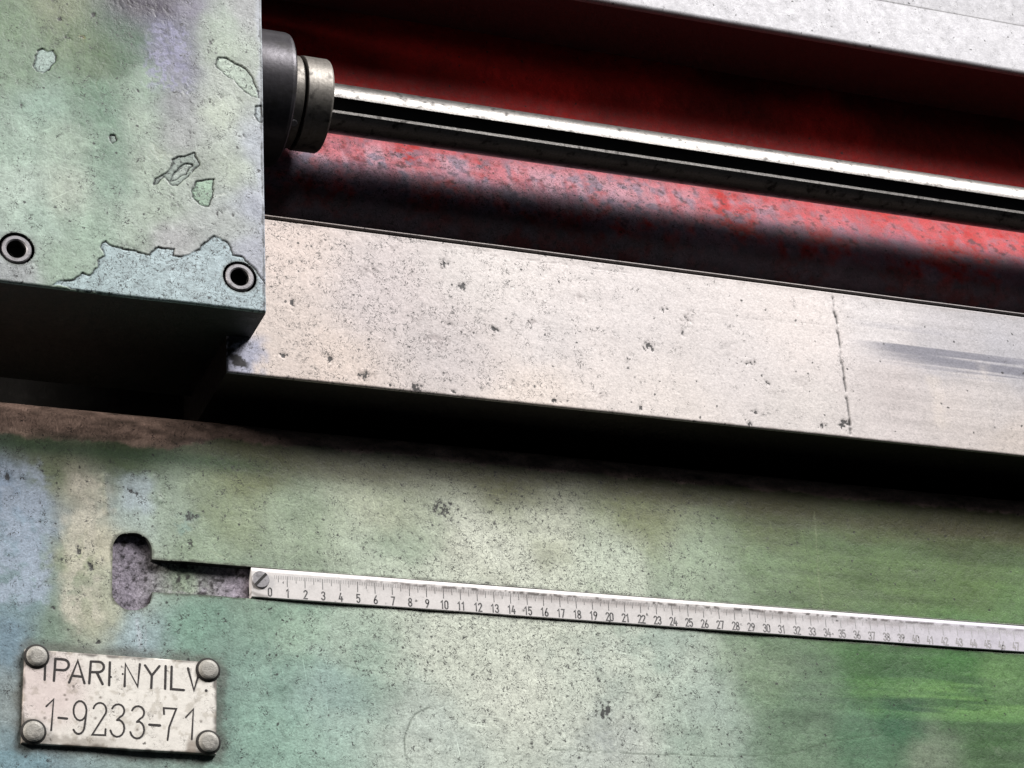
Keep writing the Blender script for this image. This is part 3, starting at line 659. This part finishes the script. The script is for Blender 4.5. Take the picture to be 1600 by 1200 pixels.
me = relief('housing_body', xs, zs, Y_BOX, .115, lambda X, Z: box_all(X, Z)[2], lambda X, Z: box_all(X, Z)[0], lambda X, Z: box_all(X, Z)[1], [(cb_sdf, .011)], side=(24,31,27))  # shade of the underside put into its dark side colour
put('housing_body', me, MAT_BOX, gbx)
for i, q in enumerate(SCREWS):
    y0 = Y_BOX+.0004
    prof_s = [(R_HEAD, y0+.0105), (R_HEAD, y0+.0006), (R_HEAD-.0006, y0), (R_HEX+.0007, y0), (R_HEX, y0+.0006)]
    sc = put('socket_screw', lathe_y('socket_screw', q[0], q[2], prof_s, 64), MAT_SCREW, gbx)
    # hexagon socket walls and floor
    V = []; Q = []; T = []
    for yy in (y0+.0005, y0+.0055): V += [(q[0]+R_HEX*math.cos(.3+k*math.pi/3), yy, q[2]+R_HEX*math.sin(.3+k*math.pi/3)) for k in range(6)]
    for k in range(6): Q.append((k, (k+1) % 6, 6+(k+1) % 6, 6+k))
    V.append((q[0], y0+.0062, q[2]))
    for k in range(6): T.append((6+k, 6+(k+1) % 6, 12))
    put('hex_socket', mesh_np('hex_socket', V, Q, np.zeros(12, bool), None, None, T), MAT_HOLE, sc)
    put('counterbore_floor', lathe_y('counterbore_floor', q[0], q[2], [(R_CB+.0006, Y_BOX+.0108), (.0005, Y_BOX+.0108)], 48), MAT_HOLE, sc)

# ================================================================== keyed shaft with collars
shaft = thing('drive_shaft', 'round steel shaft with a long dark keyway, running out of two collars', 'shaft', (0, Y_AX, Z_AX))
# shaft section with a keyway (angles measured up from the side facing the workshop)
ka, kb = math.radians(-5), math.radians(-36)
def pt(r, a): return (Y_AX-r*math.cos(a), Z_AX+r*math.sin(a))
sec = []
aa = np.linspace(ka, ka+2*math.pi-(ka-kb)-math.radians(5.5), 72)
arc_pts = [pt(R_ROD, a) for a in aa]
cm = (ka+kb)/2; nx_, nz_ = -math.cos(cm), math.sin(cm); tx_, tz_ = -math.sin(cm)*-1, math.cos(cm)
a0 = np.array(arc_pts[0]); lip = np.array(pt(R_ROD-.0009, kb))
din = np.array([math.cos(cm), -math.sin(cm)])*.0052
f0 = a0+din; f1 = lip+din*.85
key_pts = [arc_pts[-1], tuple(lip), tuple(f1), tuple(f0), arc_pts[0]]
x0, x1 = -.017, XMAX
def extr(name, pts, smooth):
    V = []; Q = []
    nseg = 60; xx = np.linspace(x0, x1, nseg+1); n = len(pts)
    for x in xx: V += [(x, a, b) for a, b in pts]
    for s in range(nseg):
        for k in range(n-1): Q.append((s*n+k, s*n+k+1, (s+1)*n+k+1, (s+1)*n+k))
    return mesh_np(name, V, Q, np.full(len(Q), smooth))
rod = put('round_bar', extr('round_bar', arc_pts, True), MAT_ROD, shaft)
put('keyway_lip', extr('keyway_lip', key_pts[:2], False), MAT_ROD, rod)
put('keyway', extr('keyway', key_pts[1:], False), MAT_KEY, rod)
put('large_collar', lathe_x('large_collar', Y_AX, Z_AX, [(-.0166, .0400), (.0040, .0400), (.0058, .0394), (.0068, .0382), (.0070, .0360), (.0070, .0150)]), MAT_BLACKENED, shaft)
put('inner_ring', lathe_x('inner_ring', Y_AX, Z_AX, [(.0070, .0268), (.0085, .0276), (.0142, .0276), (.0148, .0270), (.0148, .0240)]), MAT_RING, shaft)
put('ring_groove', lathe_x('ring_groove', Y_AX, Z_AX, [(.0148, .0255), (.0166, .0255)]), MAT_HOLE, shaft)
rg = put('outer_ring', lathe_x('outer_ring', Y_AX, Z_AX, [(.0166, .0240), (.0166, .0278), (.0170, .0282), (.0312, .0282), (.0322, .0276), (.0325, .0268), (.0325, .0151)]), MAT_RING, shaft)
# grub screw low on the inner ring
an = math.radians(-58); c = np.array([.0108, Y_AX-.0276*math.cos(an), Z_AX+.0276*math.sin(an)])
nn = np.array([0, -math.cos(an), math.sin(an)]); t1 = np.array([1, 0, 0]); t2 = np.cross(nn, t1)
V = []; Q = []
for r, h in ((.0023, -.001), (.0023, .0005), (.0018, .0008), (.0002, .0008)):
    V += [tuple(c+nn*h+r*(math.cos(t)*t1+math.sin(t)*t2)) for t in np.linspace(0, 2*math.pi, 20, endpoint=False)]
for s in range(3):
    for k in range(20): Q.append((s*20+k, s*20+(k+1) % 20, (s+1)*20+(k+1) % 20, (s+1)*20+k))
put('grub_screw', mesh_np('grub_screw', V, Q, np.zeros(len(Q), bool)), MAT_SCREW, shaft)

# ================================================================== lettering strokes
def stroke_mesh(name, polys, hw, y, origin, axx, axz, th=.00012):
    """polys in plane coordinates -> raised ribbons with round ends; y is the surface they lie on"""
    V = []; Q = []; T = []
    for si, P in enumerate(polys):
        P = np.asarray(P, float); n = len(P); yy = y-th-si*.00002
        if n == 1:
            ring = [P[0]+hw*1.25*np.array([math.cos(t), math.sin(t)]) for t in np.linspace(0, 2*math.pi, 12, endpoint=False)]
        else:
            L = []; R = []
            for k in range(n):
                if k == 0: d0 = d1 = P[1]-P[0]
                elif k == n-1: d0 = d1 = P[-1]-P[-2]
                else: d0, d1 = P[k]-P[k-1], P[k+1]-P[k]
                d0 = d0/np.linalg.norm(d0); d1 = d1/np.linalg.norm(d1)
                m = np.array([-d0[1]-d1[1], d0[0]+d1[0]]); l = np.linalg.norm(m)
                nn = np.array([-d0[1], d0[0]]) if l < .5 else m/l
                s = hw/max(nn@np.array([-d0[1], d0[0]]), .55)
                L.append(P[k]+nn*s); R.append(P[k]-nn*s)
            e = (P[-1]-P[-2]); e /= np.linalg.norm(e); b = (P[0]-P[1]); b /= np.linalg.norm(b)
            L.append(None)
            # quads along the stroke, caps as small fans
            base = len(V)
            for k in range(n): V += [(L[k][0], yy, L[k][1]), (R[k][0], yy, R[k][1]), (L[k][0], y+.0002, L[k][1]), (R[k][0], y+.0002, R[k][1])]
            for k in range(n-1):
                a = base+4*k; c2 = a+4
                Q += [(a, a+1, c2+1, c2), (a, c2, c2+2, a+2), (a+1, a+3, c2+3, c2+1)]
            for c0, d, l0, r0 in ((P[-1], e, base+4*(n-1), base+4*(n-1)+1), (P[0], b, base+1, base)):
                an0 = math.atan2(d[1], d[0]); cap = []
                for t in np.linspace(math.pi/2, -math.pi/2, 6)[1:-1]:
                    cap.append(len(V)); V.append((c0[0]+hw*math.cos(an0+t), yy, c0[1]+hw*math.sin(an0+t)))
                ch = [l0]+cap+[r0]
                for k in range(1, len(ch)-1): T.append((ch[0], ch[k+1], ch[k]))
            continue
        base = len(V); V += [(q[0], yy, q[1]) for q in ring]
        for k in range(1, len(ring)-1): T.append((base, base+k, base+k+1))
    V = [tuple(np.array(origin)+v[0]*np.array(axx)+v[2]*np.array(axz)+np.array([0, v[1], 0])) for v in V]
    return mesh_np(name, V, Q if len(Q) else np.zeros((0, 4)), np.zeros(len(Q)+len(T), bool), None, None, T if T else None)
def arcp(cx, cy, rx, ry, a0, a1, n=9):
    return [(cx+rx*math.cos(math.radians(t)), cy+ry*math.sin(math.radians(t))) for t in np.linspace(a0, a1, n)]
DIG = { # unit height, narrow engineering figures centred on zero
 '0': [arcp(0,.27,.22,.23,0,180)+arcp(0,-.27,.22,.23,180,360)+[(.22,.27)]],
 '1': [[(-.16,.30),(.04,.5),(.04,-.5)]],
 '2': [arcp(0,.27,.22,.23,170,-30)+[(-.22,-.5),(.24,-.5)]],
 '3': [arcp(0,.26,.21,.24,160,-80,9)+arcp(0,-.24,.23,.26,80,-160,10)],
 '4': [[(.0,.5),(-.24,-.22),(.26,-.22)],[(.12,.06),(.12,-.5)]],
 '5': [[(.20,.5),(-.18,.5),(-.20,.06)]+arcp(0,-.18,.22,.32,120,-150,10)],
 '6': [[(.10,.5),(-.12,.12)]+arcp(0,-.24,.22,.26,150,510,16)],
 '7': [[(-.22,.5),(.22,.5),(-.06,-.5)]],
 '8': [arcp(0,.26,.19,.24,-90,270,16),arcp(0,-.25,.23,.25,90,450,16)],
 '9': [[(-.10,-.5),(.12,-.12)]+arcp(0,.24,.22,.26,-30,330,16)]}

# ================================================================== measuring scale
Y_SC = -.0012
scale = thing('measuring_scale', 'long silvery measuring scale with worn centimetre numerals, set in the green bed', 'scale', (SX0, Y_SC+.005, Z_SB))
def scale_all(X, Z):
    n = fbm(X, Z, .02, 231, 4); n2 = fbm(X, Z, .004, 232, 3)
    t = sstep(.25, .47, X)[..., None]
    C = lin((224,220,218))*(1-t)+lin((214,210,220))*t
    C = C*(1+(n-.5)*.12)[..., None]
    mask = sstep(.01, .12, X)*(1-sstep(.33, .46, X)*.6)
    gl = np.exp(-((Z-.0104+(n2-.5)*.0012)/.0008)**2)*sstep(.40, .62, fbm(X, Z, .003, 233, 3))*mask
    C = blend(C, (54,46,44), np.clip(gl*1.3, 0, .9))
    gw = np.exp(-((Z-.0085)/.0022)**2)*(.35+.65*sstep(.35, .6, fbm(X, Z, .008, 234, 3)))*mask
    C = blend(C, (140,128,124), np.clip(gw, 0, 1)*.55)
    q = local_seg(X, Z, np.array([(SX0+.0012, -.0008), (SX0+.004, -.0022), (SX0+.0095, -.0028)]))
    C = blend(C, (110,104,98), (1-sstep(.0003, .0014, q+(n2-.5)*.001))*.6)
    C = blend(C, (120,114,114), (1-sstep(.0002, .0012, np.hypot(X-.1475, Z-.0002)))*.8)
    C = blend(C, (60,56,54), (1-sstep(.0002, .0009, np.hypot(X-.1475, Z+.0001)))*.8)
    K = np.stack([.12+.25*gw, .15*n, .1*np.ones_like(n)], -1)
    return np.clip(C, .004, 1), K, sstep(.0112, Z_ST, Z)*.0005+round_off(Z-Z_SB, .0004)
xs = spaced(SX0, .70, .0008, SX0, .52, .02)
zs = spaced(Z_SB, Z_ST, .0006, Z_SB, Z_ST, .02, [.0112]+edge_lines(Z_SB, .0004, 1))
put('scale_bar', relief('scale_bar', xs, zs, Y_SC, .0052, lambda X, Z: scale_all(X, Z)[2], lambda X, Z: scale_all(X, Z)[0], lambda X, Z: scale_all(X, Z)[1]), MAT_SCALE, scale)
NH = .0046
glyph_cache = {}
for u in range(0, 60):
    s = str(u); g = .22+0*u
    fade = sstep(20, 46, np.array(float(u)))
    polys = []
    for k, ch in enumerate(s):
        off = (k-(len(s)-1)/2)*.62
        polys += [[((x+off)*NH*.86, z*NH) for x, z in P] for P in DIG[ch]]
    o = put('numeral', stroke_mesh('numeral', polys, .00037, Y_SC, (u*.01+.0002, 0, 0), (1, 0, 0), (0, 0, 1), .00005), MAT_PRINT, scale)
    v = .024+.40*float(fade); o.color = (v, v*.96, v*.97, 1)
def ticks(name, which, zlo, zhi, w, v):
    for dm in range(0, 12):                    # one printed run of marks per five centimetres, paler where the print is worn
        V = []; Q = []
        for i in range(dm*50, dm*50+50):
            kind = 2 if i % 10 == 0 else 1 if i % 5 == 0 else 0
            if kind != which or i < 3: continue
            x = i*.001; b = len(V); y0, y1 = Y_SC-.00005, Y_SC+.0002
            V += [(x-w, y0, zlo), (x+w, y0, zlo), (x+w, y0, zhi), (x-w, y0, zhi), (x-w, y1, zlo), (x+w, y1, zlo), (x+w, y1, zhi), (x-w, y1, zhi)]
            Q += [(b, b+1, b+2, b+3), (b, b+4, b+5, b+1), (b+1, b+5, b+6, b+2), (b+3, b+2, b+6, b+7), (b, b+3, b+7, b+4)]
        o = put(name, mesh_np(name, V, Q, np.zeros(len(Q), bool)), MAT_PRINT, scale)
        g = v+.48*float(sstep(3.5, 9, np.array(float(dm))))+(.10 if dm == 0 else 0); o.color = (g, g, g, 1)
        if which == 0: o['kind'] = 'stuff'
ticks('centimetre_marks', 2, .0036, .0098, .00021, .05)
ticks('half_centimetre_marks', 1, .0060, .0098, .00017, .09)
ticks('millimetre_marks', 0, .0078, .0100, .00011, .20)
# slotted screw at the zero end
q = U(407, 906, Y_SC); R = .0049
sc = put('slotted_screw', lathe_y('slotted_screw', q[0], q[2], [(R, Y_SC+.001), (R, Y_SC-.0006), (R-.0004, Y_SC-.0010), (.0001, Y_SC-.0011)], 48), MAT_SCREW, scale)
dv = np.array([math.cos(math.radians(48)), math.sin(math.radians(48))]); pv = np.array([-dv[1], dv[0]])
V = []; 
for yy in (Y_SC-.00118, Y_SC-.0004):
    for a, b in ((-1, -1), (1, -1), (1, 1), (-1, 1)):
        c = np.array([q[0], q[2]])+dv*a*R*.93+pv*b*.00075; V.append((c[0], yy, c[1]))
put('screw_slot', mesh_np('screw_slot', V, [(0, 1, 2, 3), (0, 4, 5, 1), (1, 5, 6, 2), (2, 6, 7, 3), (3, 7, 4, 0)], np.zeros(5, bool)), MAT_HOLE, sc)

# ================================================================== nameplate
Y_PL = -.0026
pc = np.array([U(a, b, Y_PL) for a, b in ((40,1013), (342,1035.5), (336,1178), (33,1161))])
PO = pc[3].copy(); ex = (pc[2]-pc[3]+pc[1]-pc[0])/2; ez = (pc[0]-pc[3]+pc[1]-pc[2])/2
PWID, PHEI = np.linalg.norm(ex), np.linalg.norm(ez); ex = ex/PWID; ez = np.array([-ex[2], 0, ex[0]])
plate = thing('nameplate', 'small riveted metal nameplate engraved IPARI NYILV. 1-9233-71 on the green bed', 'nameplate', (float(PO[0]), 0.0, float(PO[2])))
xs = spaced(0, PWID, .0006, 0, PWID, .02, edge_lines(0, .0006, 1)+edge_lines(PWID, .0006, -1)); zs = spaced(0, PHEI, .0006, 0, PHEI, .02, edge_lines(0, .0006, 1)+edge_lines(PHEI, .0006, -1))
def to_pl(px, py):
    d = U(px, py, Y_PL)-PO; return np.array([d@ex, d@ez])
RIV = [to_pl(a, b) for a, b in ((57,1026), (325,1047), (52,1143.5), (325.5,1160))]
def plate_all(X, Z):
    n = fbm(X, Z, .012, 241, 4); n2 = fbm(X, Z, .003, 242, 3)
    C = np.ones(X.shape+(3,))*lin((244,240,232))*(1+(n-.5)*.10)[..., None]
    C = blend(C, (226,206,204), (1-sstep(.010, .030, np.hypot(X-.012, Z-.030)))*.6)
    bd = np.minimum(np.minimum(X, PWID-X), np.minimum(Z, PHEI-Z))
    C = blend(C, (66,56,48), (1-sstep(.0002, .0020, bd+(fbm(X, Z, .006, 243, 3)-.45)*.0045))*.8)
    for i, r in enumerate(RIV):
        C = blend(C, (92,84,72), (1-sstep(.0048, .0085, np.hypot(X-r[0], Z-r[1])+(fbm(X, Z, .005, 244, 3)-.5)*.005))*.7)
    C = blend(C, (150,140,120), sstep(.62, .72, fbm(X, Z, .004, 246, 4))*.35)
    C = blend(C, (110,96,80), (1-sstep(.001, .004, np.abs(Z-.0028-(X-.045)*.02)+(n2-.5)*.004))*(1-sstep(.035, .055, X))*.5)
    st = to_pl(299, 1168); C = blend(C, (150,138,126), (1-sstep(.0015, .004, np.hypot(X-st[0], (Z-st[1])*.6)))*.8)
    for a, b in ((115,1073),(101,1086),(104,1093),(157,1090),(215,1140),(149,1122),(70,1122),(314,1127)):
        r = to_pl(a, b); C = blend(C, (110,98,90), (1-sstep(.0004, .0010, np.hypot(X-r[0], Z-r[1])))*.8)
    K = np.stack([.30+.25*n, .15*n, .1*np.ones_like(n)], -1)
    return np.clip(C, .004, 1), K, round_off(bd, .0006)+(n-.5)*.0002
me = relief('metal_plate', xs, zs, 0, .0034, lambda X, Z: plate_all(X, Z)[2], lambda X, Z: plate_all(X, Z)[0], lambda X, Z: plate_all(X, Z)[1])
# plate lies turned slightly in its plane
def turn(me):
    n = len(me.vertices); co = np.empty(n*3, np.float32); me.vertices.foreach_get('co', co); co = co.reshape(-1, 3)
    W = co[:, 0:1]*ex+co[:, 2:3]*ez; W[:, 1] = co[:, 1]+Y_PL; W[:, 0] += PO[0]; W[:, 2] += PO[2]
    me.vertices.foreach_set('co', W.astype(np.float32).ravel()); me.update()
turn(me)
put('metal_plate', me, MAT_PLATE, plate)
for r in RIV:
    R = .0058
    pf = [(R, .0002), (R*.99, -.0006), (R*.92, -.0011), (R*.80, -.0016), (R*.68, -.0019), (R*.62, -.0020), (R*.3, -.0021), (.0001, -.0021)]
    w_ = PO+r[0]*ex+r[1]*ez
    rv = put('rivet', lathe_y('rivet', w_[0], w_[2], [(a, Y_PL+b) for a, b in pf], 40), MAT_RIVET, plate)
    put('rivet_grime', lathe_y('rivet_grime', w_[0], w_[2], [(R+.0009, Y_PL-.00005), (R+.0002, Y_PL-.0005), (R-.0003, Y_PL-.0011)], 40), MAT_GRIME, rv)
def zz(pts): return [tuple(to_pl(20+a/4.706, 1000+b/4.706)) for a, b in pts]
def el(cx, cy, rx, ry, a0, a1, n=11): return [(cx+rx*math.cos(math.radians(t)), cy-ry*math.sin(math.radians(t))) for t in np.linspace(a0, a1, n)]
LET = [('letter', [[(238,188),(234,292)]]),
 ('letter', [[(302,300),(314,138)], [(314,138),(372,142)]+el(370,182,42,40,85,-85,9)+[(310,218)]]),
 ('letter', [[(414,312),(478,152),(527,318)], [(436,262),(508,270)]]),
 ('letter', [[(562,318),(574,158)], [(574,158),(630,160)]+el(630,198,40,38,88,-88,9)+[(570,236)], [(618,238),(660,324)]]),
 ('letter', [[(714,164),(708,332)]]), 
 ('letter', [[(822,340),(828,176),(918,342),(934,178)]]),
 ('letter', [[(972,186),(1022,262),(1078,192)], [(1022,262),(1018,352)]]),
 ('letter', [[(1124,192),(1120,358)]]), ('letter', [[(1168,196),(1164,360),(1258,368)]]),
 ('letter', [[(1288,208),(1332,370),(1368,250)]]), ('full_stop', [[(1422,372)]]),
 ('numeral', [[(246,488),(300,436),(282,664)]]), ('hyphen', [[(336,572),(398,578)]]),
 ('numeral', [el(494,520,48,72,-20,340,16)+[], [(540,535),(530,620)]+el(484,628,44,62,0,-150,8)]),
 ('numeral', [el(640,516,48,54,165,-25,10)+[(584,696),(680,700),(682,655)]]),
 ('numeral', [el(774,520,46,48,160,-70,10)+[(766,588)], [(766,588)]+el(768,648,52,64,70,-165,11)]),
 ('numeral', [el(920,534,46,48,160,-70,10)+[(912,602)], [(912,602)]+el(914,660,52,64,70,-165,11)]),
 ('hyphen', [[(1004,622),(1082,628)]]),
 ('numeral', [[(1112,545),(1110,500),(1202,506),(1150,640),(1138,736)]]),
 ('numeral', [[(1272,568),(1328,508),(1316,730)]])]
for nm, polys in LET:
    thin = .00050 if nm == 'numeral' else .00064
    ps = [zz(P) for P in polys]
    o = put(nm, stroke_mesh(nm, ps, thin, Y_PL, (PO[0], 0, PO[2]), tuple(ex), tuple(ez), .00006), MAT_INK, plate)
for a, b in ((808,250), (722,272)):
    put('punch_dot', stroke_mesh('punch_dot', [zz([(a, b)])], .00045, Y_PL, (PO[0], 0, PO[2]), tuple(ex), tuple(ez), .00006), MAT_INK, plate)
